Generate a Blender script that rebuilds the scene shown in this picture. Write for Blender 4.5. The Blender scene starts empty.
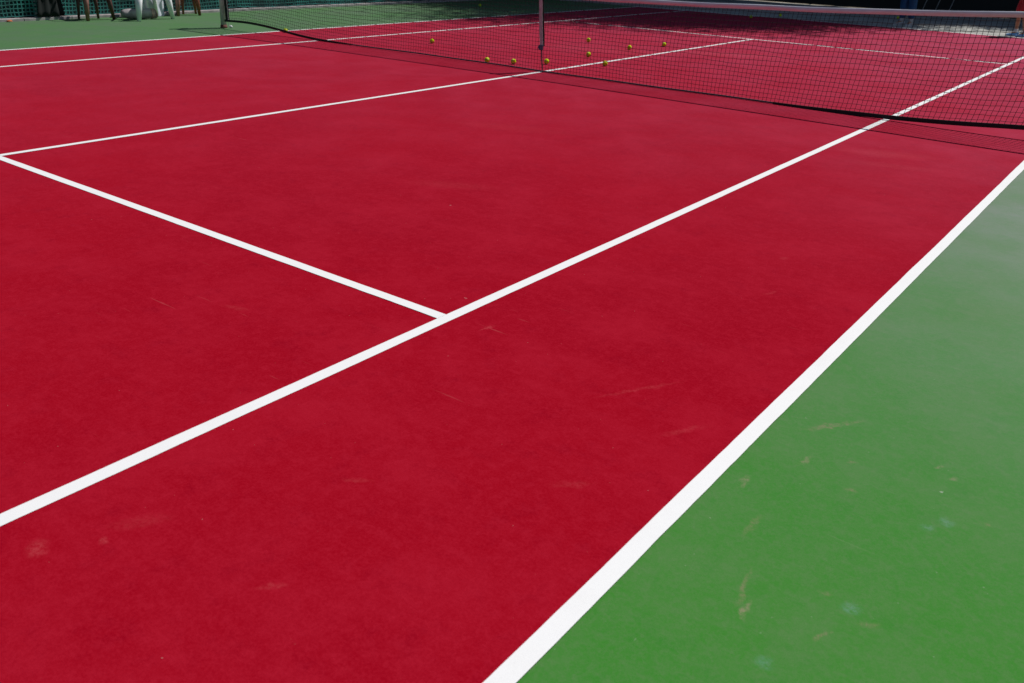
import bpy, bmesh, math, random
import numpy as np
from mathutils import Vector, Matrix, Euler

S = bpy.context.scene
C = S.collection
rnd = random.Random(7)
rad = math.radians

# ------------------------------------------------------------------ helpers
def tag(o, label=None, cat=None, group=None, kind=None):
    if label: o['label'] = label
    if cat: o['category'] = cat
    if group: o['group'] = group
    if kind: o['kind'] = kind
    return o

def empty(name, loc=(0, 0, 0), rz=0.0, scale=1.0):
    o = bpy.data.objects.new(name, None)
    o.empty_display_size = .2
    C.objects.link(o)
    o.location = loc
    o.rotation_euler = (0, 0, rz)
    o.scale = (scale,) * 3
    return o

def link(name, me, mat=None, parent=None, smooth=False):
    o = bpy.data.objects.new(name, me)
    C.objects.link(o)
    if mat: me.materials.append(mat)
    if parent: o.parent = parent
    if smooth:
        me.polygons.foreach_set('use_smooth', [True] * len(me.polygons))
    return o

def mesh_from(verts, faces, name='mesh'):
    me = bpy.data.meshes.new(name)
    me.from_pydata(verts, [], faces)
    me.update()
    return me

class MB:
    """collects shapes of ONE part"""
    def __init__(s):
        s.v = []; s.f = []
    def box(s, c, d, rot=None):
        n = len(s.v); M = rot or Matrix.Identity(3)
        for x in (-.5, .5):
            for y in (-.5, .5):
                for z in (-.5, .5):
                    s.v.append(Vector(c) + M @ Vector((x * d[0], y * d[1], z * d[2])))
        for q in ((0, 1, 3, 2), (4, 6, 7, 5), (0, 4, 5, 1), (2, 3, 7, 6), (0, 2, 6, 4), (1, 5, 7, 3)):
            s.f.append([n + i for i in q])
        return s
    def tube(s, pts, rads, seg=12, cap=True, flat=1.0):
        pts = [Vector(p) for p in pts]
        if not hasattr(rads, '__len__'): rads = [rads] * len(pts)
        n0 = len(s.v); prev = None
        for i, p in enumerate(pts):
            d = (pts[min(i + 1, len(pts) - 1)] - pts[max(i - 1, 0)]).normalized()
            if prev is None:
                a = Vector((1, 0, 0)) if abs(d.x) < .9 else Vector((0, 1, 0))
                u = (a - d * a.dot(d)).normalized()
            else:
                u = (prev - d * prev.dot(d)).normalized()
            prev = u; w = d.cross(u)
            for k in range(seg):
                t = 2 * math.pi * k / seg
                s.v.append(p + (u * math.cos(t) + w * math.sin(t) * flat) * rads[i])
        for i in range(len(pts) - 1):
            for k in range(seg):
                a = n0 + i * seg + k; b = n0 + i * seg + (k + 1) % seg
                s.f.append([a, b, b + seg, a + seg])
        if cap:
            s.f.append([n0 + k for k in range(seg)][::-1])
            s.f.append([n0 + (len(pts) - 1) * seg + k for k in range(seg)])
        return s
    def sheet(s, P):
        """grid of points -> quads"""
        n0 = len(s.v); R = len(P); K = len(P[0])
        for row in P: s.v += [Vector(p) for p in row]
        for i in range(R - 1):
            for j in range(K - 1):
                a = n0 + i * K + j
                s.f.append([a, a + 1, a + K + 1, a + K])
        return s
    def build(s, name, mat, parent=None, smooth=False, bevel=0, thick=0):
        me = mesh_from([tuple(v) for v in s.v], s.f)
        if bevel or thick:
            bm = bmesh.new(); bm.from_mesh(me)
            if thick:
                bmesh.ops.recalc_face_normals(bm, faces=bm.faces)
                bmesh.ops.solidify(bm, geom=bm.faces[:], thickness=thick)
            if bevel:
                bmesh.ops.bevel(bm, geom=bm.edges[:], offset=bevel, segments=2, affect='EDGES', profile=.6)
            bm.to_mesh(me); bm.free()
        bm = bmesh.new(); bm.from_mesh(me)
        bmesh.ops.recalc_face_normals(bm, faces=bm.faces); bm.to_mesh(me); bm.free()
        return link(name, me, mat, parent, smooth)

# ------------------------------------------------------------------ materials
def new_mat(name):
    m = bpy.data.materials.new(name); m.use_nodes = True
    nt = m.node_tree
    return m, nt, nt.nodes['Principled BSDF']

def N(nt, t, **kw):
    n = nt.nodes.new(t)
    for k, v in kw.items():
        if hasattr(n, k) and not k.startswith('i_'): setattr(n, k, v)
    return n

def noise(nt, vec, scale, detail=4, rough=.55, dist=0):
    n = nt.nodes.new('ShaderNodeTexNoise')
    n.inputs['Scale'].default_value = scale; n.inputs['Detail'].default_value = detail
    n.inputs['Roughness'].default_value = rough; n.inputs['Distortion'].default_value = dist
    nt.links.new(vec, n.inputs['Vector'])
    return n.outputs['Fac']

def ramp(nt, fac, lo, hi, a=0.0, b=1.0, smooth=True):
    n = nt.nodes.new('ShaderNodeMapRange')
    n.interpolation_type = 'SMOOTHSTEP' if smooth else 'LINEAR'
    n.inputs['From Min'].default_value = lo; n.inputs['From Max'].default_value = hi
    n.inputs['To Min'].default_value = a; n.inputs['To Max'].default_value = b
    nt.links.new(fac, n.inputs['Value'])
    return n.outputs['Result']

def mul(nt, a, b):
    n = nt.nodes.new('ShaderNodeMath'); n.operation = 'MULTIPLY'
    nt.links.new(a, n.inputs[0])
    if isinstance(b, (int, float)): n.inputs[1].default_value = b
    else: nt.links.new(b, n.inputs[1])
    return n.outputs[0]

def mix(nt, fac, a, b):
    n = nt.nodes.new('ShaderNodeMix'); n.data_type = 'RGBA'
    if isinstance(fac, (int, float)): n.inputs['Factor'].default_value = fac
    else: nt.links.new(fac, n.inputs['Factor'])
    for sock, v in ((n.inputs[6], a), (n.inputs[7], b)):
        if isinstance(v, (tuple, list)): sock.default_value = (*v[:3], 1)
        else: nt.links.new(v, sock)
    return n.outputs[2]

def objvec(nt, scale=None, rot=None):
    t = nt.nodes.new('ShaderNodeTexCoord')
    v = t.outputs['Object']
    if scale or rot:
        m = nt.nodes.new('ShaderNodeMapping')
        if scale: m.inputs['Scale'].default_value = scale
        if rot: m.inputs['Rotation'].default_value = rot
        nt.links.new(v, m.inputs['Vector']); v = m.outputs['Vector']
    return v

def bump(nt, bsdf, h, strength, dist):
    b = nt.nodes.new('ShaderNodeBump')
    b.inputs['Strength'].default_value = strength; b.inputs['Distance'].default_value = dist
    nt.links.new(h, b.inputs['Height']); nt.links.new(b.outputs['Normal'], bsdf.inputs['Normal'])

def simple(name, col, rough=.6, var=.12, scale=12, spec=.5, metal=0, sheen=0, bmp=0, bscale=60):
    m, nt, b = new_mat(name)
    v = objvec(nt)
    f = noise(nt, v, scale, 5)
    f = ramp(nt, f, .3, .7)
    lo = tuple(max(0, c * (1 - var)) for c in col); hi = tuple(min(1, c * (1 + var)) for c in col)
    nt.links.new(mix(nt, f, lo, hi), b.inputs['Base Color'])
    b.inputs['Roughness'].default_value = rough
    b.inputs['Specular IOR Level'].default_value = spec
    b.inputs['Metallic'].default_value = metal
    if sheen: b.inputs['Sheen Weight'].default_value = sheen
    if bmp: bump(nt, b, noise(nt, v, bscale, 3), bmp, .002)
    return m

def stain_chain(nt, col, stains):
    """worn marks of their own shape at fixed places on the paint"""
    v = objvec(nt)
    wob = nt.nodes.new('ShaderNodeTexNoise'); wob.inputs['Scale'].default_value = 22
    wob.inputs['Detail'].default_value = 3; nt.links.new(v, wob.inputs['Vector'])
    vm = nt.nodes.new('ShaderNodeVectorMath'); vm.operation = 'SCALE'; vm.inputs['Scale'].default_value = .045
    nt.links.new(wob.outputs['Color'], vm.inputs[0])
    va = nt.nodes.new('ShaderNodeVectorMath'); va.operation = 'ADD'
    nt.links.new(v, va.inputs[0]); nt.links.new(vm.outputs[0], va.inputs[1])
    speck = ramp(nt, noise(nt, v, 70, 8, .85), .42, .58, .12, 1)
    for (x0, y0, x1, y1, w, c, s) in stains:
        m = nt.nodes.new('ShaderNodeMapping'); m.vector_type = 'TEXTURE'
        L = max(math.hypot(x1 - x0, y1 - y0) / 2, w)
        m.inputs['Location'].default_value = ((x0 + x1) / 2 + .0175, (y0 + y1) / 2 + .0175, 0)
        m.inputs['Rotation'].default_value = (0, 0, math.atan2(y1 - y0, x1 - x0))
        m.inputs['Scale'].default_value = (L, w, 1000)
        nt.links.new(va.outputs[0], m.inputs['Vector'])
        ln = nt.nodes.new('ShaderNodeVectorMath'); ln.operation = 'LENGTH'
        nt.links.new(m.outputs[0], ln.inputs[0])
        f = ramp(nt, ln.outputs['Value'], .2, 1.25, s * .8, 0)
        if s > 0: f = mul(nt, f, speck)
        col = mix(nt, f, col, c)
    return col

def court_paint(name, base, pale, dark, stains, glaze=.13, gp=9.0, groot=.6, gcol=(.80, .60, 1.0), gmax=1.0, scr=(.55, .17, .18)):
    """matt acrylic paint with sky glare put into a tinted gloss layer at grazing angles"""
    m, nt, b = new_mat(name)
    v = objvec(nt)
    big = ramp(nt, noise(nt, v, .45, 3, .55), .35, .65)
    mid = ramp(nt, noise(nt, v, 2.3, 8, .72), .40, .70)
    blot = ramp(nt, noise(nt, v, 7.5, 8, .75), .50, .74)
    brush = ramp(nt, noise(nt, objvec(nt, (2.2, 13, 1), (0, 0, rad(-36))), 1.3, 8, .72), .52, .74)
    blot2 = ramp(nt, noise(nt, v, 24, 7, .8), .46, .62)
    fine = ramp(nt, noise(nt, v, 330, 3, .8), .36, .64, 0, 1)
    grit = ramp(nt, noise(nt, v, 105, 6, .85), .44, .60, 0, 1)
    col = mix(nt, mul(nt, big, .30), base, dark)
    col = mix(nt, mul(nt, mid, .58), col, pale)
    col = mix(nt, mul(nt, blot, .60), col, dark)
    col = mix(nt, mul(nt, brush, .30), col, pale)
    col = mix(nt, mul(nt, blot2, .42), col, pale)
    col = mix(nt, mul(nt, fine, .45), col, dark)
    col = mix(nt, mul(nt, grit, .34), col, pale)
    sv = objvec(nt, (1, 16, 1), (0, 0, rad(-38)))
    sc = ramp(nt, noise(nt, sv, 2.6, 3, .5), .70, .76)
    sc2 = ramp(nt, noise(nt, v, .9, 2), .48, .62)
    col = mix(nt, mul(nt, mul(nt, sc, sc2), .14), col, scr)
    sv = objvec(nt, (1, 22, 1), (0, 0, rad(17)))
    sc = ramp(nt, noise(nt, sv, 3.4, 3, .5), .715, .77)
    col = mix(nt, mul(nt, mul(nt, sc, sc2), .14), col, scr)
    fl = ramp(nt, noise(nt, v, 75, 1, .5), .80, .83)
    col = mix(nt, mul(nt, fl, .22), col, (.55, .5, .48))
    col = stain_chain(nt, col, stains)
    nt.links.new(col, b.inputs['Base Color'])
    b.inputs['Roughness'].default_value = .8
    b.inputs['Specular IOR Level'].default_value = 0
    gl = nt.nodes.new('ShaderNodeBsdfGlossy'); gl.inputs['Roughness'].default_value = groot
    gl.inputs['Color'].default_value = (*gcol, 1)  # tint puts the bluish sky glare into the gloss colour
    lw = nt.nodes.new('ShaderNodeLayerWeight'); lw.inputs['Blend'].default_value = .5
    pw = nt.nodes.new('ShaderNodeMath'); pw.operation = 'POWER'; pw.inputs[1].default_value = gp
    nt.links.new(lw.outputs['Facing'], pw.inputs[0])
    glare_var = ramp(nt, noise(nt, v, 1.1, 7, .7), .3, .7, .75, 1.25)
    mn = nt.nodes.new('ShaderNodeMath'); mn.operation = 'MINIMUM'; mn.inputs[1].default_value = gmax
    nt.links.new(mul(nt, pw.outputs[0], glaze), mn.inputs[0])
    fac = mul(nt, mn.outputs[0], glare_var)
    ms = nt.nodes.new('ShaderNodeMixShader')
    nt.links.new(fac, ms.inputs[0]); nt.links.new(b.outputs[0], ms.inputs[1]); nt.links.new(gl.outputs[0], ms.inputs[2])
    nt.links.new(ms.outputs[0], nt.nodes['Material Output'].inputs['Surface'])
    bump(nt, b, noise(nt, v, 330, 3, .7), .35, .0012)
    return m

PK = (.42, .25, .23); BL = (.17, .31, .26); RB = (.34, .2, .17)
green_stains = [
    (5.985, -7.03, 5.985, -7.0, .024, BL, .55), (5.885, -7.33, 5.885, -7.31, .024, BL, .42),
    (6.05, -6.56, 6.05, -6.54, .022, BL, .45), (6.085, -6.50, 6.085, -6.48, .026, BL, .5),
    (5.765, -7.20, 5.735, -7.03, .010, RB, .5), (5.795, -7.235, 5.775, -7.15, .009, PK, .55),
    (5.66, -6.93, 5.67, -6.80, .013, RB, .42), (5.56, -6.72, 5.555, -6.64, .012, PK, .4),
    (5.58, -6.27, 5.73, -6.05, .013, RB, .5), (5.65, -6.48, 5.67, -6.40, .012, PK, .35),
    (5.985, -6.215, 6.01, -6.185, .011, PK, .6), (6.04, -6.25, 6.06, -6.225, .012, PK, .45),
    (5.76, -6.36, 5.80, -6.34, .009, RB, .4), (5.80, -6.52, 5.84, -6.50, .01, RB, .4),
    (5.90, -7.02, 5.93, -6.99, .009, RB, .3), (6.02, -7.07, 6.06, -7.02, .013, RB, .35),
    (5.95, -7.19, 5.98, -7.12, .006, RB, .5), (6.16, -6.43, 6.19, -6.42, .014, RB, .3),
    (6.035, -6.345, 6.04, -6.34, .006, (.75, .7, .68), .8), (5.85, -7.24, 5.853, -7.236, .0035, (.75, .75, .7), .8),
    (6.0, -4.6, 6.4, -4.3, .03, RB, .15), (-7.2, -1.5, -6.6, -1.3, .05, BL, .25),
]
PR = (.50, .075, .09)
red_stains = [
    (4.24, -8.14, 4.32, -8.17, .028, PR, .45), (4.37, -8.03, 4.395, -8.035, .014, PR, .5),
    (4.33, -8.0, 4.43, -7.86, .03, PR, .18), (4.93, -6.55, 5.12, -6.22, .012, PR, .28),
    (5.24, -6.62, 5.33, -6.45, .018, PR, .24), (4.27, -6.37, 4.29, -6.29, .010, PR, .5),
    (4.64, -7.45, 4.72, -7.39, .014, PR, .3), (4.2, -1.75, 4.9, -1.45, .16, PR, .28),
    (4.35, -2.1, 5.1, -1.9, .1, PR, .16), (3.3, -6.9, 3.42, -6.86, .02, PR, .25),
    (4.82, -7.9, 4.88, -7.83, .012, PR, .3), (5.12, -7.08, 5.22, -6.98, .02, PR, .2),
    (1.2, -3.2, 2.4, -2.8, .16, PR, .12), (2.4, -4.9, 3.0, -4.6, .1, PR, .14),
    (-.2, 3.3, 1.6, 4.2, .35, PR, .35), (-2.2, 2.2, .6, 3.2, .35, PR, .22),
    (4.0, -6.15, 4.01, -6.14, .007, (.7, .5, .5), .5), (3.0, -5.1, 3.01, -5.1, .008, (.7, .5, .5), .4),
    (5.0, -5.2, 5.03, -5.1, .014, PR, .3), (4.86, -4.66, 4.9, -4.6, .02, PR, .25),
]
M = {}
M['red'] = court_paint('red_court_paint', (.325, .0030, .0115), (.405, .012, .030), (.22, .001, .010), red_stains)
M['green'] = court_paint('green_court_paint', (.048, .212, .028), (.105, .205, .075), (.034, .185, .026), green_stains, 1.7, 5.6, .62, (.26, .215, .29), .38, (.36, .34, .26))

def line_paint():
    m, nt, b = new_mat('white_line_paint')
    v = objvec(nt)
    f = ramp(nt, noise(nt, v, 6, 6, .65), .45, .8)
    g = ramp(nt, noise(nt, v, 260, 3, .7), .35, .7)
    col = mix(nt, mul(nt, f, .35), (.83, .83, .835), (.74, .72, .72))
    col = mix(nt, mul(nt, g, .22), col, (.66, .66, .68))
    wear = ramp(nt, noise(nt, v, 95, 5, .75), .70, .76)
    wear2 = ramp(nt, noise(nt, v, 1.4, 2), .5, .7)
    col = mix(nt, mul(nt, mul(nt, wear, wear2), .35), col, (.5, .3, .3))
    nt.links.new(col, b.inputs['Base Color']); b.inputs['Roughness'].default_value = .6
    bump(nt, b, noise(nt, v, 380, 3, .7), .3, .001)
    return m
M['line'] = line_paint()
M['concrete'] = simple('kerb_concrete', (.34, .31, .32), .85, .25, 7, bmp=.4)
M['pale_ground'] = simple('pale_concrete_ground', (.37, .37, .35), .9, .3, 1.6, spec=.08, bmp=.3, bscale=40)
M['earth'] = simple('dry_earth', (.16, .13, .09), .95, .35, 1.2, bmp=.5, bscale=20)
M['post'] = simple('grey_white_post_paint', (.52, .45, .54), .5, .15, 14)
M['rust'] = simple('rusty_red_iron', (.12, .035, .025), .8, .4, 40)
M['steel'] = simple('galvanised_steel', (.45, .45, .46), .45, .15, 25, metal=.6)
M['bluemetal'] = simple('dark_blue_buckle', (.04, .07, .14), .4, .2, 60)
M['twine'] = simple('black_net_twine', (.012, .012, .016), .8, .3, 90)
M['webbing'] = simple('black_net_border_webbing', (.006, .007, .010), .8, .2, 40)
M['greyweb'] = simple('sun_bleached_bottom_webbing', (.055, .062, .08), .85, .35, 30)
M['tape'] = simple('white_vinyl_headband', (.66, .68, .76), .6, .05, 9, bmp=.4, bscale=30)
M['strapcloth'] = simple('white_strap_cloth', (.44, .42, .45), .8, .15, 20)
M['mesh_green'] = simple('green_plastic_mesh', (.018, .17, .15), .55, .6, 2.6)
M['cloth_dark'] = simple('dark_windscreen_cloth', (.003, .030, .033), .9, .5, 2.3)
M['black_screen'] = simple('black_windscreen_cloth', (.010, .012, .012), .9, .25, 1.2)
M['black_sheet'] = simple('near_black_sheet', (.003, .007, .007), .95, .3, 4)
M['fencepost'] = simple('dark_green_fence_steel', (.02, .09, .07), .5, .2, 20)
M['brown'] = simple('brown_plastic', (.24, .11, .085), .5, .2, 15)
M['shaded_brown'] = simple('shaded_brown_plastic', (.075, .03, .022), .55, .25, 15)  # darker copy of brown: shade under the seat put into the leg colour
M['rusty_brown'] = simple('reddish_brown_plastic', (.23, .065, .035), .5, .2, 15)
M['white_plastic'] = simple('white_plastic', (.82, .82, .86), .45, .1, 12)
M['mat_grey'] = simple('grey_roll_cloth', (.36, .33, .345), .9, .3, 9, bmp=.6, bscale=40)
M['mat_pink'] = simple('pink_roll_end', (.55, .34, .3), .85, .3, 25)
M['bag'] = simple('pale_blue_grey_cloth', (.55, .58, .66), .85, .2, 7, bmp=.5, bscale=25)
M['leaf_dry'] = simple('dry_orange_leaf', (.38, .10, .03), .8, .3, 50)
M['bark'] = simple('bark', (.10, .075, .05), .95, .4, 9, bmp=.8, bscale=25)
M['skin'] = simple('tan_skin', (.42, .20, .11), .5, .08, 10)
M['red_cloth'] = simple('red_sports_cloth', (.36, .018, .03), .8, .15, 10, bmp=.3)
M['white_cloth'] = simple('white_sports_cloth', (.6, .6, .6), .85, .08, 10, bmp=.3)
M['blue_cloth'] = simple('blue_sports_cloth', (.006, .075, .20), .8, .25, 9, bmp=.4, bscale=20)
M['grey_cloth'] = simple('grey_shirt_cloth', (.2, .2, .22), .85, .1, 10)
M['blue_shoe'] = simple('light_blue_shoe', (.16, .36, .68), .55, .2, 25)
M['white_shoe'] = simple('off_white_shoe', (.6, .62, .64), .55, .1, 25)
M['hair'] = simple('dark_hair', (.02, .013, .009), .6, .3, 60)
M['eye'] = simple('dark_eye', (.02, .015, .012), .2, .1, 10)
M['racket'] = simple('black_racket_frame', (.02, .02, .025), .4, .2, 30)

def leaf_mat(name, a, b_):
    m, nt, b = new_mat(name)
    f = ramp(nt, noise(nt, objvec(nt), 1.1, 4), .35, .65)
    nt.links.new(mix(nt, f, a, b_), b.inputs['Base Color']); b.inputs['Roughness'].default_value = .55
    return m
M['leaf'] = leaf_mat('green_foliage', (.035, .085, .02), (.07, .13, .035))
M['leaf2'] = leaf_mat('dark_foliage', (.028, .065, .022), (.05, .10, .03))

def ball_mat():
    m, nt, b = new_mat('optic_yellow_felt')
    v = objvec(nt)
    f = ramp(nt, noise(nt, v, 60, 5), .35, .65)
    col = mix(nt, f, (.50, .66, .004), (.62, .78, .008))
    # the curved seam of a tennis ball: sin(2*azimuth) against height
    sx = nt.nodes.new('ShaderNodeSeparateXYZ'); nt.links.new(v, sx.inputs[0])
    at = nt.nodes.new('ShaderNodeMath'); at.operation = 'ARCTAN2'
    nt.links.new(sx.outputs['Y'], at.inputs[0]); nt.links.new(sx.outputs['X'], at.inputs[1])
    s2 = nt.nodes.new('ShaderNodeMath'); s2.operation = 'MULTIPLY'; s2.inputs[1].default_value = 2
    nt.links.new(at.outputs[0], s2.inputs[0])
    sn = nt.nodes.new('ShaderNodeMath'); sn.operation = 'SINE'; nt.links.new(s2.outputs[0], sn.inputs[0])
    mm = nt.nodes.new('ShaderNodeMath'); mm.operation = 'MULTIPLY'; mm.inputs[1].default_value = .021
    nt.links.new(sn.outputs[0], mm.inputs[0])
    su = nt.nodes.new('ShaderNodeMath'); su.operation = 'SUBTRACT'
    nt.links.new(sx.outputs['Z'], su.inputs[0]); nt.links.new(mm.outputs[0], su.inputs[1])
    ab = nt.nodes.new('ShaderNodeMath'); ab.operation = 'ABSOLUTE'; nt.links.new(su.outputs[0], ab.inputs[0])
    seam = ramp(nt, ab.outputs[0], .0012, .0024, 1, 0)
    col = mix(nt, seam, col, (.62, .62, .5))
    nt.links.new(col, b.inputs['Base Color']); b.inputs['Roughness'].default_value = .9
    b.inputs['Specular IOR Level'].default_value = .1
    bump(nt, b, noise(nt, v, 700, 2), .5, .001)
    return m
M['ball'] = ball_mat()

# ------------------------------------------------------------------ the ground, the court and its markings
def rect(name, x0, y0, x1, y1, z, mat, sub=1):
    o = link(name, mesh_from([(x0, y0, z), (x1, y0, z), (x1, y1, z), (x0, y1, z)], [(0, 1, 2, 3)]), mat)
    return tag(o, kind='structure')
rect('ground', -400, -400, 400, 400, -.012, M['earth'])
rect('court_surround', -8.9, -20, 14, 11.93, -.004, M['green'])
rect('far_walkway', -8.9, 11.93, 14, 18.3, -.004, M['pale_ground'])
rect('court_surface', -5.485, -11.885, 5.485, 11.885, 0, M['red'])
def line(name, x0, y0, x1, y1, z, mat):
    """a painted line whose edges wander by a millimetre or so"""
    lx, ly = x1 - x0, y1 - y0
    along_y = ly > lx
    Ln = ly if along_y else lx
    n = max(2, int(Ln / .035)); V = []; F = []
    e = [0.0, 0.0]
    for i in range(n + 1):
        t = i / n
        for k in (0, 1):
            e[k] = e[k] * .86 + rnd.gauss(0, .0003)
        if along_y: V += [(x0 + e[0], y0 + t * ly, z), (x1 + e[1], y0 + t * ly, z)]
        else: V += [(x0 + t * lx, y0 + e[0], z), (x0 + t * lx, y1 + e[1], z)]
        if i: a = 2 * i - 2; F.append((a, a + 1, a + 3, a + 2))
    o = link(name, mesh_from(V, F), mat)
    if o.data.polygons[0].normal.z < 0: o.data.flip_normals()
    return tag(o, kind='structure')
LZ = .0016
W_ = .055
HL = 11.885
for sx in (-1, 1):
    a, b = sorted((sx * 5.487, sx * (5.487 - W_)))
    line('doubles_sideline', a, -HL, b, HL, LZ, M['line'])
    a, b = sorted((sx * 4.117, sx * (4.117 - W_)))
    line('singles_sideline', a, -HL + .08, b, HL - .08, LZ, M['line'])
for sy in (-1, 1):
    a, b = sorted((sy * HL, sy * (HL - .08)))
    line('baseline', -5.487 + W_, a, 5.487 - W_, b, LZ + .0005, M['line'])
    a, b = sorted((sy * 6.402, sy * (6.402 - W_)))
    line('service_line', -4.117 + W_, a, 4.117 - W_, b, LZ + .0005, M['line'])
line('center_service_line', -W_ / 2, -6.402 + W_, W_ / 2, 6.402 - W_, LZ + .0009, M['line'])

k = MB()
y = -20
while y < 18:
    k.box((-8.985, y + 1.0, .012), (.17, 1.99, .05)); y += 2.0
kerb = k.build('kerb', M['concrete'], bevel=.006)
tag(kerb, 'pale grey concrete kerb running along the foot of the green mesh fence', 'kerb')

# ------------------------------------------------------------------ strand grids (net and mesh fence)
def strand_mesh(P, hw, hh):
    """P: (rows, cols, 3) nodes; returns verts, faces for 4-sided strands along both directions"""
    V = []; F = []
    def strand(line, up, side):
        n0 = len(V); n = len(line)
        for p in line:
            V.extend([p + up * hw, p + side * hh, p - up * hw, p - side * hh])
        for i in range(n - 1):
            for q in range(4):
                a = n0 + i * 4 + q; b = n0 + i * 4 + (q + 1) % 4
                F.append((a, b, b + 4, a + 4))
    return V, F, strand

def grid_object(name, P, r_in, r_out, nrm, mat, parent):
    V, F, strand = strand_mesh(P, r_in, r_out)
    nrm = np.array(nrm, float)
    along = (P[0, -1] - P[0, 0]); along /= np.linalg.norm(along)
    zz = np.array((0, 0, 1.0))
    for i in range(P.shape[0]): strand(P[i], zz * r_in, nrm * r_out) if False else _st(V, F, P[i], zz * r_in, nrm * r_out)
    for j in range(P.shape[1]): _st(V, F, P[:, j], along * r_in, nrm * r_out)
    return link(name, mesh_from([tuple(v) for v in V], F), mat, parent)

def _st(V, F, line, up, side):
    n0 = len(V); n = len(line)
    for p in line: V.extend([p + up, p + side, p - up, p - side])
    for i in range(n - 1):
        for q in range(4):
            a = n0 + i * 4 + q; b = n0 + i * 4 + (q + 1) % 4
            F.append((a, b, b + 4, a + 4))

# ------------------------------------------------------------------ the tennis net
BOT = [(-6.30, .112), (-5.9, .132), (-5.5, .122), (-5.1, .092), (-4.74, .058), (-4.4, .03), (-4.0, .014), (-3.4, .014), (-2.0, .020),
       (-1.0, .016), (0, .012), (1.1, .012), (2.1, .012), (3.0, .012), (3.44, .014), (4.1, .026), (4.65, .056), (5.25, .100), (5.8, .125), (6.30, .118)]
TOPL = [(-6.36, 1.117), (-5.0, 1.047), (-3.8, .988), (-2.2, .938), (-1.2, .918), (-.4, .904), (0, .900), (.4, .904), (1.27, .917), (1.76, .925), (2.2, .938), (3.2, .965), (3.82, .988), (4.42, 1.016), (5.0, 1.047), (6.36, 1.117)]
bx_, bz_ = np.array(BOT).T; tx_, tz_ = np.array(TOPL).T
def zb(x): return float(np.interp(x, bx_, bz_))
def zt(x): return float(np.interp(x, tx_, tz_))
def smooth_fn(f, w=.22):
    return lambda x: sum(f(x + d * w) for d in (-1, -.5, 0, .5, 1)) / 5
zbs, zts = smooth_fn(zb), smooth_fn(zt, .3)
def ybow(x, t):   # the net bellies a little towards the near court at its foot
    return -.02 * (1 - t) * (1 + .6 * math.sin(1.7 * x) + .4 * math.sin(4.1 * x + 1))
net = empty('tennis_net', (0, 0, 0))
tag(net, 'black tennis net with white headband strung low across the red court', 'net')
NX, NZ = 277, 20
P = np.zeros((NZ + 1, NX + 1, 3))
for i in range(NZ + 1):
    for j in range(NX + 1):
        x = -6.27 + 12.54 * j / NX; t = i / NZ
        z0, z1 = zbs(x), zts(x) - .03
        sk = .10 * t * min(1, max(0, (x - .5) / 2.5)) * min(1, max(0, (6.27 - x) / .6)) - .022 * math.sin(x * .9) * math.sin(math.pi * t) * min(1, (6.27 - abs(x)) / .5)                     # strands lean with the slack
        P[i, j] = (x + sk + rnd.gauss(0, .0016), ybow(x, t) + rnd.gauss(0, .002), z0 + (z1 - z0) * (t ** 1.04) + .006 * math.sin(x * 6.5 + i * .9) * math.sin(math.pi * t) + rnd.gauss(0, .0018))
grid_object('net_mesh', P, .0021, .0020, (0, 1, 0), M['twine'], net)
# slack lower border: black webbing near the posts, bleached cord in the middle
def border(name, xs, h_, mat, top=False):
    rows = []
    for x in xs:
        h = h_ * (1 - .45 * max(0, 1 - min(abs(x + 3.35), abs(x - 2.95)) / .9)) if h_ > .02 else h_
        zc = zbs(x); yy = ybow(x, 0) - .002
        a = .35 * math.sin(x * 2.3)
        rows.append([(x, yy - .004, zc - h / 2), (x, yy - .006 + a * .004, zc), (x, yy - .004, zc + h / 2), (x, yy + .006, zc + h / 2), (x, yy + .008, zc), (x, yy + .006, zc - h / 2), (x, yy - .004, zc - h / 2)])
    return MB().sheet(rows).build(name, mat, net)
border('bottom_band', np.linspace(-6.31, -3.35, 60), .034, M['webbing'])
border('bottom_cord', np.linspace(-3.347, 2.95, 120), .017, M['greyweb'])
border('bottom_band', np.linspace(2.953, 6.31, 70), .040, M['webbing'])
for sx in (-1, 1):
    m = MB()
    m.sheet([[(sx * 6.245, y_, z) for y_ in (-.011,)] + [(sx * 6.315, -.011, z), (sx * 6.315, .011, z), (sx * 6.245, .011, z), (sx * 6.245, -.011, z)] for z in np.linspace(.10, 1.06, 16)])
    m.build('side_band', M['webbing'], net)
# headband: cloth folded over the cable, rounded on top, hanging open below
hb = []
for x in np.linspace(-6.28, 6.28, 320):
    zc = zts(x) + .004 * math.sin(x * 5.3) * .3
    w = .004 * math.sin(x * 3.1) + .003 * math.sin(x * 11.7)
    tw = .010 + w
    q = .006 if x < 2 else 0.0
    prof = [(-.005 + w * .4 + q, -.050), (-.012 + w + q, -.038), (-.0155 + w * .6, -.026), (-.016, -.015), (-.0125, -.003), (-.0065, .005), (0, .009), (.0065, .005), (.011, -.004), (.013, -.020), (.012, -.036), (.008, -.050), (-.005 + w * .4 + q, -.050)]
    hb.append([(x, py, zc + pz * .84 - .016) for py, pz in prof])
MB().sheet(hb).build('headband', M['tape'], net, smooth=True)
cab = MB().tube([(-6.42, 0, 1.113)] + [(x, 0, zts(x) - .010) for x in np.linspace(-6.28, 6.28, 60)] + [(6.42, 0, 1.113)], .0035, 6)
cab.build('net_cable', M['steel'], net)
# the cord that laces the net's edge to the post, ending in a white toggle
lc = MB().tube([(-6.235, -.016, 1.0), (-6.225, -.02, .6), (-6.235, -.018, .3), (-6.245, -.01, .02)], .004, 6)
lace = lc.build('side_cord', M['strapcloth'], net)

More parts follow.
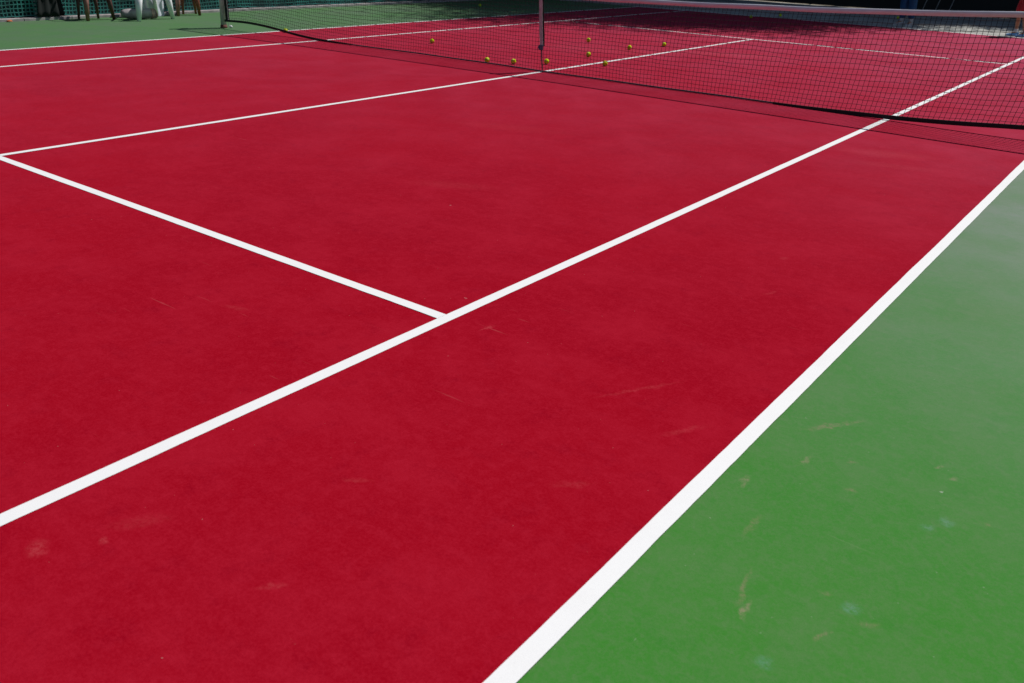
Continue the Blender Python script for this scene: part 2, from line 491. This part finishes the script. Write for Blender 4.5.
# posts
def net_post(sx, label):
    t = empty('net_post', (sx * 6.4, 0, 0))
    tag(t, label, 'post', 'posts of the tennis net')
    lean = -sx * .045
    MB().tube([(0, 0, 0.02), (lean * .5, 0, .55), (lean, 0, 1.12)], .045, 24).build('pole', M['post'], t, smooth=True)
    MB().tube([(0, 0, .0), (0, 0, .012), (-sx * .001, 0, .045)], [.058, .056, .048], 24).build('ground_sleeve', M['rust'], t, smooth=True)
    MB().tube([(lean, 0, 1.12), (lean, 0, 1.135), (lean, 0, 1.145)], [.048, .046, .02], 24).build('cap', M['post'], t, smooth=True)
    w = MB().box((lean * .8 + sx * .06, 0, .82), (.05, .05, .12))
    wd = w.build('winder', M['steel'], t, bevel=.004)
    MB().tube([(lean * .8 + sx * .085, 0, .82), (lean * .8 + sx * .12, 0, .82), (lean * .8 + sx * .12, 0, .70)], .007, 8).build('crank_handle', M['steel'], wd)
    return t
net_post(-1, 'grey-white round net post with rusty foot on the green surround at the far side')
net_post(1, 'grey-white round net post with rusty foot beyond the right edge of the photo')

# centre strap
st = empty('center_strap', (0, 0, 0))
tag(st, 'white centre strap with dark blue buckle holding the net down at the middle', 'strap')
rows = []
for z in np.linspace(.905, .30, 14):
    o_ = -.05 * (z - .3) / .6 - .006
    rows.append([(o_ - .026, -.030 + .004 * math.sin(z * 9), z), (o_, -.034 + .004 * math.sin(z * 9), z), (o_ + .022, -.030 + .004 * math.sin(z * 9), z)])
MB().sheet(rows).build('strap_front', M['strapcloth'], st, thick=.003)
MB().sheet([[(x - .05 * (z - .3) / .6, .018, z) for x in (-.026, -.008, .006)] for z in np.linspace(.905, .30, 8)]).build('strap_back', M['webbing'], st, thick=.003)
MB().sheet([[(x, y_, .909 + dz) for x in (-.080, -.032)] for y_, dz in ((-.030, -.006), (-.018, .012), (0, .018), (.018, .012), (.030, -.006))]).build('strap_loop', M['strapcloth'], st, thick=.003)
bk = MB().box((-.012, -.034, .285), (.062, .016, .055)).build('buckle', M['bluemetal'], st, bevel=.005)
MB().tube([(-.03, -.046, .30), (-.05, -.05, .27)], .006, 8).build('lever', M['bluemetal'], bk)
MB().sheet([[(-.012, -.030, .26), (.006, -.030, .26)], [(-.010, -.02, .14), (.006, -.02, .14)], [(-.007, 0, .008), (.007, 0, .008)]]).build('tail', M['greyweb'], st, thick=.003)
MB().tube([(0, 0, .0), (0, 0, .012)], [.03, .026], 16).build('ground_anchor', M['steel'], st)

# small white toggle lying by the post
tg = MB().tube([(-.03, 0, .014), (-.012, 0, .02), (.012, .004, .02), (.035, .008, .012)], [.009, .02, .019, .006], 12)
to = tg.build('cord_toggle', M['white_plastic'], None, smooth=True); to.location = (-6.30, .06, .0)
tag(to, 'small white plastic toggle lying at the foot of the far net post', 'toggle')

# ------------------------------------------------------------------ tennis balls
bm = bmesh.new(); bmesh.ops.create_uvsphere(bm, u_segments=28, v_segments=18, radius=.0335)
bme = bpy.data.meshes.new('tennis_ball'); bm.to_mesh(bme); bm.free()
bme.materials.append(M['ball']); bme.polygons.foreach_set('use_smooth', [True] * len(bme.polygons))
balls = [
    (-2.877, 1.156, 'yellow tennis ball lying alone midway between the far net post and the centre strap'),
    (-.96, .108, 'yellow tennis ball close behind the net, outermost of the two left of the centre strap'),
    (-.652, .271, 'yellow tennis ball behind the net, nearer of the two left of the centre strap'),
    (-.382, .625, 'yellow tennis ball seen just right of the centre strap behind the net'),
    (-1.521, 3.39, 'yellow tennis ball farther back, straight above another ball right of the centre strap'),
    (-.452, 1.738, 'yellow tennis ball below another one, a short way right of the centre strap'),
    (.221, 1.092, 'yellow tennis ball touching the centre service line just beyond the net'),
    (-.544, 3.022, 'yellow tennis ball between the pair right of the strap and the rightmost sunlit ball'),
    (-.419, 3.882, 'yellow tennis ball rightmost of the sunlit ones, above the centre service line'),
    (-5.234, .313, 'yellow tennis ball peeping over the black bottom band near the far net post'),
    (-2.065, 11.117, 'greenish tennis ball in tree shade on the far baseline, left of the two there'),
    (-1.872, 12.416, 'greenish tennis ball in tree shade just past the far baseline, right of the two there'),
    (.213, 14.778, 'greenish tennis ball in shade beside the shoes of the person in blue trousers'),
    (-7.441, 7.824, 'green-looking tennis ball on the shaded far green surround, left of the centre strap top'),
]
for x, y, lab in balls:
    o = bpy.data.objects.new('tennis_ball', bme); C.objects.link(o)
    o.location = (x, y, .0335 if abs(x) < 5.48 and abs(y) < 11.9 else .0295)
    o.rotation_euler = (rnd.uniform(0, 6), rnd.uniform(0, 6), rnd.uniform(0, 6))
    tag(o, lab, 'ball', 'tennis balls scattered beyond the net')

# ------------------------------------------------------------------ green mesh fence at the far side
fence = empty('mesh_fence', (-9.03, 0, 0))
tag(fence, 'teal green plastic mesh fence with dark cloth behind along the far side of the court', 'fence')
FY0, FY1 = -5.0, 18.0
c = .060
nx = int((FY1 - FY0) / c); nz = int(2.9 / c)
P = np.zeros((nz + 1, nx + 1, 3))
for i in range(nz + 1):
    for j in range(nx + 1):
        yy = FY0 + c * j
        P[i, j] = (.012 * math.sin(yy * 2.1 + i * .11) + .008 * math.sin(yy * 6.3), yy + rnd.gauss(0, .005) + .012 * math.sin(i * .5 + yy), .055 + c * i + .010 * math.sin(yy * 3.2 + .7) + rnd.gauss(0, .004))
grid_object('mesh', P, .0085, .002, (1, 0, 0), M['mesh_green'], fence)
cl = [[(-.075 + .02 * math.sin(y * 3.1 + z * 2) + .012 * math.sin(y * 9), y, z) for y in np.linspace(FY0, FY1, 240)] for z in np.linspace(.03, 3.0, 14)]
MB().sheet(cl).build('backing_cloth', M['cloth_dark'], fence, smooth=True)
for yy in np.arange(FY0, FY1 + .1, 2.875):
    MB().tube([(-.13, yy, 0), (-.13, yy, 3.1)], .03, 12).build('post', M['fencepost'], fence, smooth=True)
MB().tube([(-.13, FY0, 3.0), (-.13, FY1, 3.0)], .022, 10).build('rail', M['fencepost'], fence)

# dark sheet added in front of the mesh, filling its dark gap
rows = []
for z in np.linspace(.05, 1.9, 24):
    L0 = -1.80 + .16 * min(z, .6) / .6 ; 
    rows.append([(-8.945 + .02 * math.sin(u * 19 + z * 3) + (.06 * (1 - z / .3) if z < .3 else 0), L0 + (-1.33 - L0) * u, z) for u in np.linspace(0, 1, 14)])
sh = MB().sheet(rows).build('dark_sheet', M['black_sheet'], None, smooth=True, thick=.003)
tag(sh, 'dark sheet in front of the green mesh left of the brown chair legs', 'sheet')

# ------------------------------------------------------------------ far end windscreen fence
ff = empty('windscreen_fence', (0, 18.15, 0))
tag(ff, 'tall black windscreen fence behind the far baseline', 'fence')
cl = [[(x, .03 * math.sin(x * 2.2 + z) + .01 * math.sin(x * 7), z) for x in np.linspace(-9.0, 14, 260)] for z in np.linspace(.02, 3.4, 12)]
MB().sheet(cl).build('windscreen', M['black_screen'], ff, smooth=True)
for xx in np.arange(-9, 14.1, 2.875):
    MB().tube([(xx, .1, 0), (xx, .1, 3.6)], .03, 12).build('post', M['fencepost'], ff, smooth=True)
MB().tube([(-9, .1, 3.45), (14, .1, 3.45)], .022, 10).build('rail', M['fencepost'], ff)

labs = ['left', 'middle', 'right']
for i, (x, y) in enumerate([(.28, 16.6), (.56, 16.75), (.86, 16.9)]):
    o = MB().tube([(0, 0, 0), (.17, .25, 1.0), (.36, .55, 2.1)], [.010, .011, .012], 8).build('metal_stake', M['steel'], None, smooth=True)
    o.location = (x, y, -.004)
    tag(o, ['thin pale metal stake leaning on the black windscreen, nearest to the person in blue trousers',
            'thin pale metal stake leaning on the black windscreen between two others',
            'thin pale metal stake leaning on the black windscreen, rightmost of three'][i], 'stake', 'metal stakes leaning on the black windscreen')

# ------------------------------------------------------------------ plastic chairs
def plastic_chair(feet, top_h, mats, label, group, lw_=1.0):
    """feet: front-left, front-right, back-left, back-right on the ground (world xy)"""
    F = [Vector((a, b, 0)) for a, b in feet]
    cen = sum(F, Vector()) / 4
    t = empty('plastic_chair', (cen.x, cen.y, -.004))
    tag(t, label, 'chair', group)
    body, leg_m = mats
    L = [f - cen for f in F]
    H = .43
    tops = [Vector((l.x * .82, l.y * .82, H)) for l in L]
    for l, tp, mt, thick in zip(L, tops, leg_m, (1.25, 1.15, .85, .9)):
        u = (tp - l)
        side = Vector((-l.y, l.x, 0)).normalized()
        m = MB()
        # L-section tapering leg
        m.tube([l, l + u * .5, tp], [.028 * thick * lw_, .042 * thick * lw_, .056 * thick * lw_], 8, flat=.7)
        m.build('leg', mt, t, smooth=True)
    fl, fr, bl, br = tops
    n = 9
    rows = []
    for i in range(n):
        a = i / (n - 1)
        A = fl.lerp(bl, a * 1.12 - .06); B = fr.lerp(br, a * 1.12 - .06)
        rows.append([A.lerp(B, j / 8 * 1.1 - .05) + Vector((0, 0, .015 - .02 * math.sin(math.pi * j / 8) + (.015 if i == 0 else 0))) for j in range(9)])
    MB().sheet(rows).build('seat', body, t, smooth=True, thick=.006)
    back = ((bl + br) / 2 - (fl + fr) / 2).normalized()
    rows = []
    for i in range(8):
        a = i / 7
        rows.append([bl.lerp(br, j / 8) + back * (.03 + .14 * a - .05 * math.sin(math.pi * j / 8) * -1) + Vector((0, 0, .04 + .42 * a - (.05 * abs(j / 4 - 1) ** 2 if i == 7 else 0))) for j in range(9)])
    MB().sheet(rows).build('backrest', body, t, smooth=True, thick=.006)
    for a, b in ((fl, bl), (fr, br)):
        out = (a - (fl + fr + bl + br) / 4); out.z = 0; out = out.normalized() * .02
        MB().tube([a + out, a + out + Vector((0, 0, .2)), a.lerp(b, .2) + out + Vector((0, 0, .235)), b + out + back * .08 + Vector((0, 0, .25))], [.024, .022, .026, .022], 8, flat=.6).build('armrest', body, t, smooth=True)
    return t
CG = 'plastic chairs standing along the green mesh fence'
plastic_chair([(-8.45, -1.18), (-8.49, -.70), (-8.80, -1.15), (-8.76, -.83)], .43, (M['brown'], (M['brown'], M['shaded_brown'], M['shaded_brown'], M['shaded_brown'])),
              'brown plastic chair standing left of the grey rolled mat by the mesh fence', CG)
plastic_chair([(-8.02, -.52), (-8.12, .18), (-8.50, -.08), (-8.62, .18)], .43, (M['white_plastic'], (M['white_plastic'],) * 4),
              'white plastic chair standing over the grey rolled mat', CG, 1.25)
plastic_chair([(-8.55, .56), (-8.48, .96), (-8.82, .84), (-8.78, 1.08)], .43, (M['rusty_brown'], (M['brown'], M['rusty_brown'], M['rusty_brown'], M['rusty_brown'])),
              'reddish brown plastic chair standing between the white chair and the net post', CG)

# rolled mat
rm = empty('rolled_mat', (-8.33, -.32, .085))
tag(rm, 'grey rolled mat with a pale pink end lying under the white chair', 'mat')
A = Vector((-.10, -.27, 0)); B = Vector((.02, .27, 0))
pts = [A.lerp(B, t) + Vector((0, 0, .004 * math.sin(t * 9))) for t in np.linspace(0, 1, 14)]
rr = [.050, .066, .074, .076, .080, .078, .082, .078, .080, .077, .080, .078, .077, .072]
MB().tube(pts, rr, 26).build('roll', M['mat_grey'], rm, smooth=True)
e = MB()
for q in range(40):
    pass
sp = [(B + Vector((0, .012, 0)) + Vector((math.cos(t) * (.012 + .068 * t / 18.8), 0, math.sin(t) * (.012 + .068 * t / 18.8)))) for t in np.linspace(0, 18.8, 90)]
MB().tube(sp, .0095, 6).build('roll_end', M['mat_pink'], rm, smooth=True)
MB().tube([B - (B - A) * .12, B - (B - A) * .02], [.0815, .080], 26).build('edge_band', M['mat_pink'], rm, smooth=True)

# pale cloth bag behind the white chair
rows = []
for i, z in enumerate(np.linspace(0, .55, 12)):
    a = z / .55
    ring = []
    for t in np.linspace(0, 2 * math.pi, 25):
        rx = .085 * (1 - .35 * a) * (1 + .10 * math.sin(5 * t + 6 * a)); ry = .23 * (1 - .12 * a) * (1 + .05 * math.sin(3 * t + 9 * a))
        ring.append((rx * math.cos(t), ry * math.sin(t), z))
    rows.append(ring)
bg = empty('cloth_bag', (-8.72, .17, 0))
tag(bg, 'pale blue-grey cloth bag standing behind the white chair against the mesh fence', 'bag')
MB().sheet(rows).build('bag_body', M['bag'], bg, smooth=True)
MB().tube([(0, -.08, .54), (.02, -.07, .68), (.02, 0, .74), (.02, .07, .68), (0, .08, .54)], .010, 8).build('handle', M['bag'], bg, smooth=True)

# dry leaf on the kerb
lf = MB().sheet([[(-.02, -.07, .01), (0, -.05, .035), (.02, -.07, .012)], [(-.045, 0, .02), (0, 0, .05), (.045, 0, .015)], [(-.02, .07, .03), (0, .06, .045), (.02, .07, .01)]])
lo = lf.build('dry_leaf', M['leaf_dry'], None, smooth=True, thick=.003); lo.location = (-8.87, -2.25, -.004); lo.scale = (.7, .7, .7)
tag(lo, 'curled dry orange leaf lying against the kerb at the left edge', 'leaf')

# ------------------------------------------------------------------ trees beyond the fences
def tree(x, y, h, r, n, mat, label, seed, squash=.8, trunk_r=.18):
    R = random.Random(seed)
    t = empty('leafy_tree', (x, y, -.012)); tag(t, label, 'tree', 'trees beyond the black windscreen')
    tr = MB()
    top = h - r * squash
    tr.tube([(0, 0, 0), (.08, .05, top * .35), (-.05, .1, top * .7), (0, 0, top), (.1, .1, h - r * .3)], [trunk_r * 1.3, trunk_r, trunk_r * .8, trunk_r * .6, trunk_r * .2], 10)
    cl = []
    for k in range(int(26 + r * 8)):
        a = R.uniform(0, 2 * math.pi); b = math.asin(R.uniform(-.8, 1)); q = r * (R.random() ** .4) * .9
        cl.append(Vector((q * math.cos(a) * math.cos(b), q * math.sin(a) * math.cos(b), h - r * squash + q * math.sin(b) * squash)))
    for p in cl[::2]:
        s0 = Vector((0, 0, top * R.uniform(.55, 1.0)))
        tr.tube([s0, s0.lerp(p, .5) + Vector((0, 0, .15)), p], [trunk_r * .4, trunk_r * .22, .02], 6)
    tr.build('trunk', M['bark'], t, smooth=True)
    V = []; F = []
    for i in range(n):
        p = R.choice(cl); cr = r * .30
        d = Vector((R.gauss(0, 1), R.gauss(0, 1), R.gauss(0, .8)))
        c_ = p + d * cr * .55
        s = R.uniform(.08, .15)
        u = Vector((R.gauss(0, 1), R.gauss(0, 1), R.gauss(0, 1))).normalized(); w = u.orthogonal().normalized()
        n0 = len(V)
        V += [tuple(c_ - u * s), tuple(c_ + w * s * .5), tuple(c_ + u * s), tuple(c_ - w * s * .5)]
        F.append((n0, n0 + 1, n0 + 2, n0 + 3))
    link('crown', mesh_from(V, F), mat, t)
    return t
TREES = [
    (-8.4, 20.9, 17.0, 5.5, 110000, 'leaf', 'broad leafy tree at the far left corner of the court', 1),
    (-2.1, 19.8, 16.8, 5.4, 110000, 'leaf2', 'tall dark tree behind the windscreen, second from the left corner', 2),
    (1.3, 20.2, 12.2, 3.5, 30000, 'leaf2', 'slim dark tree behind the windscreen to the left of the person in blue trousers', 7),
    (5.0, 21.8, 9.6, 3.3, 24000, 'leaf', 'leafy tree behind the windscreen beyond the person in blue trousers', 3),
    (9.3, 22.6, 9.4, 3.4, 24000, 'leaf2', 'lower dark tree behind the windscreen beyond the child in red shorts', 4),
    (13.6, 22.8, 9.5, 3.6, 18000, 'leaf', 'lower leafy tree behind the right end of the windscreen', 5),
    (-13.8, 13.5, 8.5, 3.2, 16000, 'leaf2', 'dark tree beyond the mesh fence near the far left corner', 6),
]
for a in TREES: tree(a[0], a[1], a[2], a[3], a[4], M[a[5]], a[6], a[7])

# ------------------------------------------------------------------ people
def skin_mesh(nodes, edges, sub=2):
    """nodes: name -> (x, y, z, rx, ry)"""
    names = list(nodes); idx = {n: i for i, n in enumerate(names)}
    me = bpy.data.meshes.new('sk')
    me.from_pydata([nodes[n][:3] for n in names], [(idx[a], idx[b]) for a, b in edges], [])
    o = bpy.data.objects.new('sk', me); C.objects.link(o)
    sk = o.modifiers.new('s', 'SKIN'); sk.use_smooth_shade = True
    sb = o.modifiers.new('b', 'SUBSURF'); sb.levels = sub; sb.render_levels = sub
    layer = me.skin_vertices[0].data
    for i, n in enumerate(names):
        layer[i].radius = (nodes[n][3], nodes[n][4] if len(nodes[n]) > 4 else nodes[n][3])
        layer[i].use_root = (i == 0)
    dg = bpy.context.evaluated_depsgraph_get(); dg.update()
    out = bpy.data.meshes.new_from_object(o.evaluated_get(dg))
    out.materials.clear()
    bpy.data.objects.remove(o)
    return out

def person(loc, rz, scale, pose, mats, label, long_trousers):
    t = empty('person', loc, rz, scale)
    tag(t, label, 'person')
    s = pose
    Nn = {'pelvis': (0, 0, .95, .13, .10), 'waist': (0, 0, 1.08, .125, .09), 'chest': (0, -.01, 1.28, .15, .105), 'neck0': (0, 0, 1.44, .07, .07),
          'neck': (0, -.005, 1.50, .052, .052), 'jaw': (0, -.03, 1.56, .058, .062), 'head': (0, -.005, 1.645, .078, .092), 'crown': (0, .005, 1.715, .055, .065)}
    E = [('pelvis', 'waist'), ('waist', 'chest'), ('chest', 'neck0'), ('neck0', 'neck'), ('neck', 'jaw'), ('jaw', 'head'), ('head', 'crown')]
    shoes = []
    for sd, sx in (('l', -1), ('r', 1)):
        f = s['foot_' + sd]; fx, fy, tw = f
        hip = Vector((sx * .095, 0, .90)); ank = Vector((fx, fy, .085))
        kn = hip.lerp(ank, .5) + Vector((0, -s.get('bend', .03), .01))
        Nn['hip' + sd] = (*hip, .085, .09); Nn['thigh' + sd] = (*hip.lerp(kn, .5), .072, .078)
        Nn['knee' + sd] = (*kn, .05, .054); Nn['calf' + sd] = (*(kn.lerp(ank, .35) + Vector((0, .015, 0))), .052, .055); Nn['ankle' + sd] = (*ank, .034, .038)
        d = Vector((math.sin(tw), -math.cos(tw), 0))
        toe = ank + d * .15; toe.z = .03
        Nn['toe' + sd] = (*toe, .035, .022)
        E += [('pelvis', 'hip' + sd), ('hip' + sd, 'thigh' + sd), ('thigh' + sd, 'knee' + sd), ('knee' + sd, 'calf' + sd), ('calf' + sd, 'ankle' + sd), ('ankle' + sd, 'toe' + sd)]
        shoes.append((ank, d))
        sh_ = Vector((sx * .175, 0, 1.39)); el, wr = Vector(s['elbow_' + sd]), Vector(s['wrist_' + sd])
        Nn['sh' + sd] = (*sh_, .056, .056); Nn['el' + sd] = (*el, .038, .038); Nn['fa' + sd] = (*el.lerp(wr, .3), .038, .036); Nn['wr' + sd] = (*wr, .025, .022)
        hd = (wr - el).normalized(); side = Vector((1, 0, 0)) if abs(hd.x) < .8 else Vector((0, 1, 0))
        side = (side - hd * side.dot(hd)).normalized(); cur = hd.cross(side)
        palm = wr + hd * .055; Nn['pa' + sd] = (*palm, .034, .017)
        E += [('chest', 'sh' + sd), ('sh' + sd, 'el' + sd), ('el' + sd, 'fa' + sd), ('fa' + sd, 'wr' + sd), ('wr' + sd, 'pa' + sd)]
        for q, (off, ln) in enumerate(((-.030, .055), (-.010, .068), (.011, .062), (.030, .046))):
            b0 = palm + side * off + hd * .03
            b1 = b0 + hd * ln * .5 + cur * .012; b2 = b1 + hd * ln * .4 + cur * .022
            for nm, p_, r_ in (('a', b0, .0095), ('b', b1, .0085), ('c', b2, .0075)): Nn[f'f{q}{nm}{sd}'] = (*p_, r_, r_)
            E += [('pa' + sd, f'f{q}a{sd}'), (f'f{q}a{sd}', f'f{q}b{sd}'), (f'f{q}b{sd}', f'f{q}c{sd}')]
        tb = wr + hd * .03 - side * .030 * sx * -1; tt = tb + (hd * .03 - side * .025 * sx * -1) + cur * .012
        Nn['t0' + sd] = (*tb, .0115, .0115); Nn['t1' + sd] = (*tt, .009, .009)
        E += [('wr' + sd, 't0' + sd), ('t0' + sd, 't1' + sd)]
    body = link('body', skin_mesh(Nn, E), mats['skin'], t, True)
    # face: nose, ears, eyes, brow, mouth
    MB().tube([(0, -.098, 1.655), (0, -.112, 1.63), (0, -.098, 1.618)], [.008, .013, .008], 8).build('nose', mats['skin'], body, smooth=True)
    MB().tube([(-.024, -.086, 1.585), (0, -.094, 1.583), (.024, -.086, 1.585)], [.003, .006, .003], 8).build('mouth', M['red_cloth'], body, smooth=True)
    for sx in (-1, 1):
        MB().tube([(sx * .032, -.088, 1.655), (sx * .032, -.094, 1.655)], [.010, .006], 10).build('eye', M['eye'], body, smooth=True)
        MB().tube([(sx * .079, .008, 1.665), (sx * .086, .012, 1.65), (sx * .08, .008, 1.622)], [.012, .016, .009], 8, flat=.6).build('ear', mats['skin'], body, smooth=True)
    # hair cap
    rows = []
    for a in np.linspace(0.02, 1.75, 10):
        rows.append([(math.sin(a) * .093 * math.cos(b), .012 + math.sin(a) * .108 * math.sin(b), 1.652 + .112 * math.cos(a) - (.03 * max(0, math.sin(b)) if a > 1.3 else 0) + (.055 * max(0, -math.sin(b)) if a > 1.2 else 0)) for b in np.linspace(0, 2 * math.pi, 25)])
    MB().sheet(rows).build('hair', M['hair'], t, smooth=True, thick=.004)
    # shirt
    g = {k: list(v) for k, v in Nn.items() if k in ('pelvis', 'waist', 'chest', 'neck0', 'shl', 'shr')}
    for k in g: g[k][3] += .018; g[k][4] += .018
    g['neck0'][2] -= .015; g['neck0'][3] = .075; g['neck0'][4] = .075
    ee = [('pelvis', 'waist'), ('waist', 'chest'), ('chest', 'neck0')]
    for sd in 'lr':
        a, b = Vector(Nn['sh' + sd][:3]), Vector(Nn['el' + sd][:3]); q = a.lerp(b, .62)
        g['sl' + sd] = (*q, .066, .06); ee += [('chest', 'sh' + sd), ('sh' + sd, 'sl' + sd)]
    link('shirt', skin_mesh(g, ee), mats['shirt'], t, True)
    # shorts or trousers
    g = {'pelvis': (0, 0, .96, .155, .125), 'wb': (0, 0, 1.04, .142, .112)}; ee = [('pelvis', 'wb')]
    for sd in 'lr':
        hp, kn, cf, ak = [Vector(Nn[k + sd][:3]) for k in ('hip', 'knee', 'calf', 'ankle')]
        g['h' + sd] = (*hp, .112, .115); g['m' + sd] = (*hp.lerp(kn, .55), .108, .108)
        ee += [('pelvis', 'h' + sd), ('h' + sd, 'm' + sd)]
        if long_trousers:
            g['k' + sd] = (*kn, .098, .095); g['c' + sd] = (*cf, .088, .088); g['a' + sd] = (*(ak + Vector((0, 0, .05))), .062, .066)
            ee += [('m' + sd, 'k' + sd), ('k' + sd, 'c' + sd), ('c' + sd, 'a' + sd)]
        else:
            g['k' + sd] = (*(kn + Vector((0, 0, .0))), .108, .106); ee += [('m' + sd, 'k' + sd)]
    link('trousers' if long_trousers else 'shorts', skin_mesh(g, ee), mats['legs'], t, True)
    # shoes
    for (ank, d), mt in zip(shoes, mats['shoes']):
        r_ = Vector((-d.y, d.x, 0))
        rows = []
        for a, w, h in ((-.085, .022, .05), (-.075, .036, .085), (-.03, .040, .105), (.03, .042, .085), (.09, .050, .062), (.15, .050, .05), (.185, .036, .042), (.20, .014, .03)):
            c_ = Vector((ank.x, ank.y, 0)) + d * a
            rows.append([c_ + r_ * (w * math.cos(q)) + Vector((0, 0, .008 + h * (.5 + .5 * math.sin(q)))) for q in np.linspace(0, 2 * math.pi, 15)])
        s_ = MB().sheet(rows); n = len(s_.v); s_.f.append(list(range(14))); s_.f.append([n - 15 + i for i in range(14)])
        sh_o = s_.build('shoe', mt, t, smooth=True)
        rows = []
        for z in (.0, .018):
            rows.append([(Vector((ank.x, ank.y, z)) + d * (.057 + .148 * math.cos(q)) + r_ * (.052 - .006 * math.cos(q)) * math.sin(q)) for q in np.linspace(0, 2 * math.pi, 25)])
        s_ = MB().sheet(rows); s_.f.append(list(range(24))); s_.f.append([25 + i for i in range(24)])
        s_.build('sole', M['white_shoe'], sh_o, smooth=False)
        cu = MB().tube([(ank.x, ank.y, .09), (ank.x, ank.y + .004, .17)], [.045, .047], 14); cu.build('sock', M['white_cloth'], t, smooth=True)
    return t

def facing(dx, dy): return math.atan2(dx, -dy)      # local -Y looks along (dx, dy)
kid = person((3.27, 12.18, -.004), facing(-.85, -.35), .84,
       {'foot_l': (-.10, -.02, -.15), 'foot_r': (.14, .12, .2), 'bend': .05,
        'elbow_l': (-.25, -.02, 1.13), 'wrist_l': (-.20, -.22, 1.02), 'elbow_r': (.25, .0, 1.13), 'wrist_r': (.18, -.22, 1.03)},
       dict(skin=M['skin'], shirt=M['white_cloth'], legs=M['red_cloth'], shoes=(M['blue_shoe'], M['blue_shoe'])),
       'person in red knee-length shorts and blue shoes standing at the far baseline, right edge', False)
adult = person((.93, 12.6, -.004), facing(-.45, -.85), 1.0,
       {'foot_l': (-.09, .0, -.2), 'foot_r': (.11, .06, .35), 'bend': .02,
        'elbow_l': (-.24, .03, 1.12), 'wrist_l': (-.23, -.10, .90), 'elbow_r': (.24, .03, 1.12), 'wrist_r': (.23, -.08, .90)},
       dict(skin=M['skin'], shirt=M['grey_cloth'], legs=M['blue_cloth'], shoes=(M['white_shoe'], M['white_shoe'])),
       'person in loose blue trousers standing in the shade behind the far baseline', True)

# ------------------------------------------------------------------ light
AZ, EL = rad(19.6), rad(53.4)
w = bpy.data.worlds.new('World'); S.world = w; w.use_nodes = True
nt = w.node_tree; bgn = nt.nodes['Background']
sky = nt.nodes.new('ShaderNodeTexSky'); sky.sky_type = 'NISHITA'; sky.sun_disc = False
sky.sun_elevation = EL; sky.sun_rotation = AZ; sky.air_density = 1.0; sky.dust_density = .6
nt.links.new(sky.outputs[0], bgn.inputs[0]); bgn.inputs[1].default_value = .05
sl = bpy.data.lights.new('sun', 'SUN'); sl.energy = 4.1; sl.angle = rad(.53); sl.color = (1, .965, .91)
so = bpy.data.objects.new('sun', sl); C.objects.link(so)
d = Vector((math.sin(AZ) * math.cos(EL), math.cos(AZ) * math.cos(EL), math.sin(EL)))
so.rotation_euler = d.to_track_quat('Z', 'Y').to_euler(); so.location = (0, 0, 30)

# ------------------------------------------------------------------ camera (solved from the court lines)
cam = bpy.data.cameras.new('camera'); co = bpy.data.objects.new('camera', cam); C.objects.link(co)
r = Vector((.79224872, .60929352, .03321696)); u = Vector((-.28447203, .32063675, .90347537)); f = Vector((-.53983111, .7252265, -.42735102))
co.matrix_world = Matrix(((r.x, u.x, -f.x, 6.25785), (r.y, u.y, -f.y, -8.82275), (r.z, u.z, -f.z, 1.44482), (0, 0, 0, 1)))
cam.sensor_fit = 'HORIZONTAL'; cam.sensor_width = 36; cam.lens = 848.5925 / 1024 * 36
cam.clip_start = .05; cam.clip_end = 1500
cam.dof.use_dof = True; cam.dof.focus_distance = 5.0; cam.dof.aperture_fstop = 5.6
S.camera = co
S.render.resolution_x = 1024; S.render.resolution_y = 683
S.view_settings.view_transform = 'Standard'; S.view_settings.look = 'None'
S.view_settings.exposure = 0; S.view_settings.gamma = 1
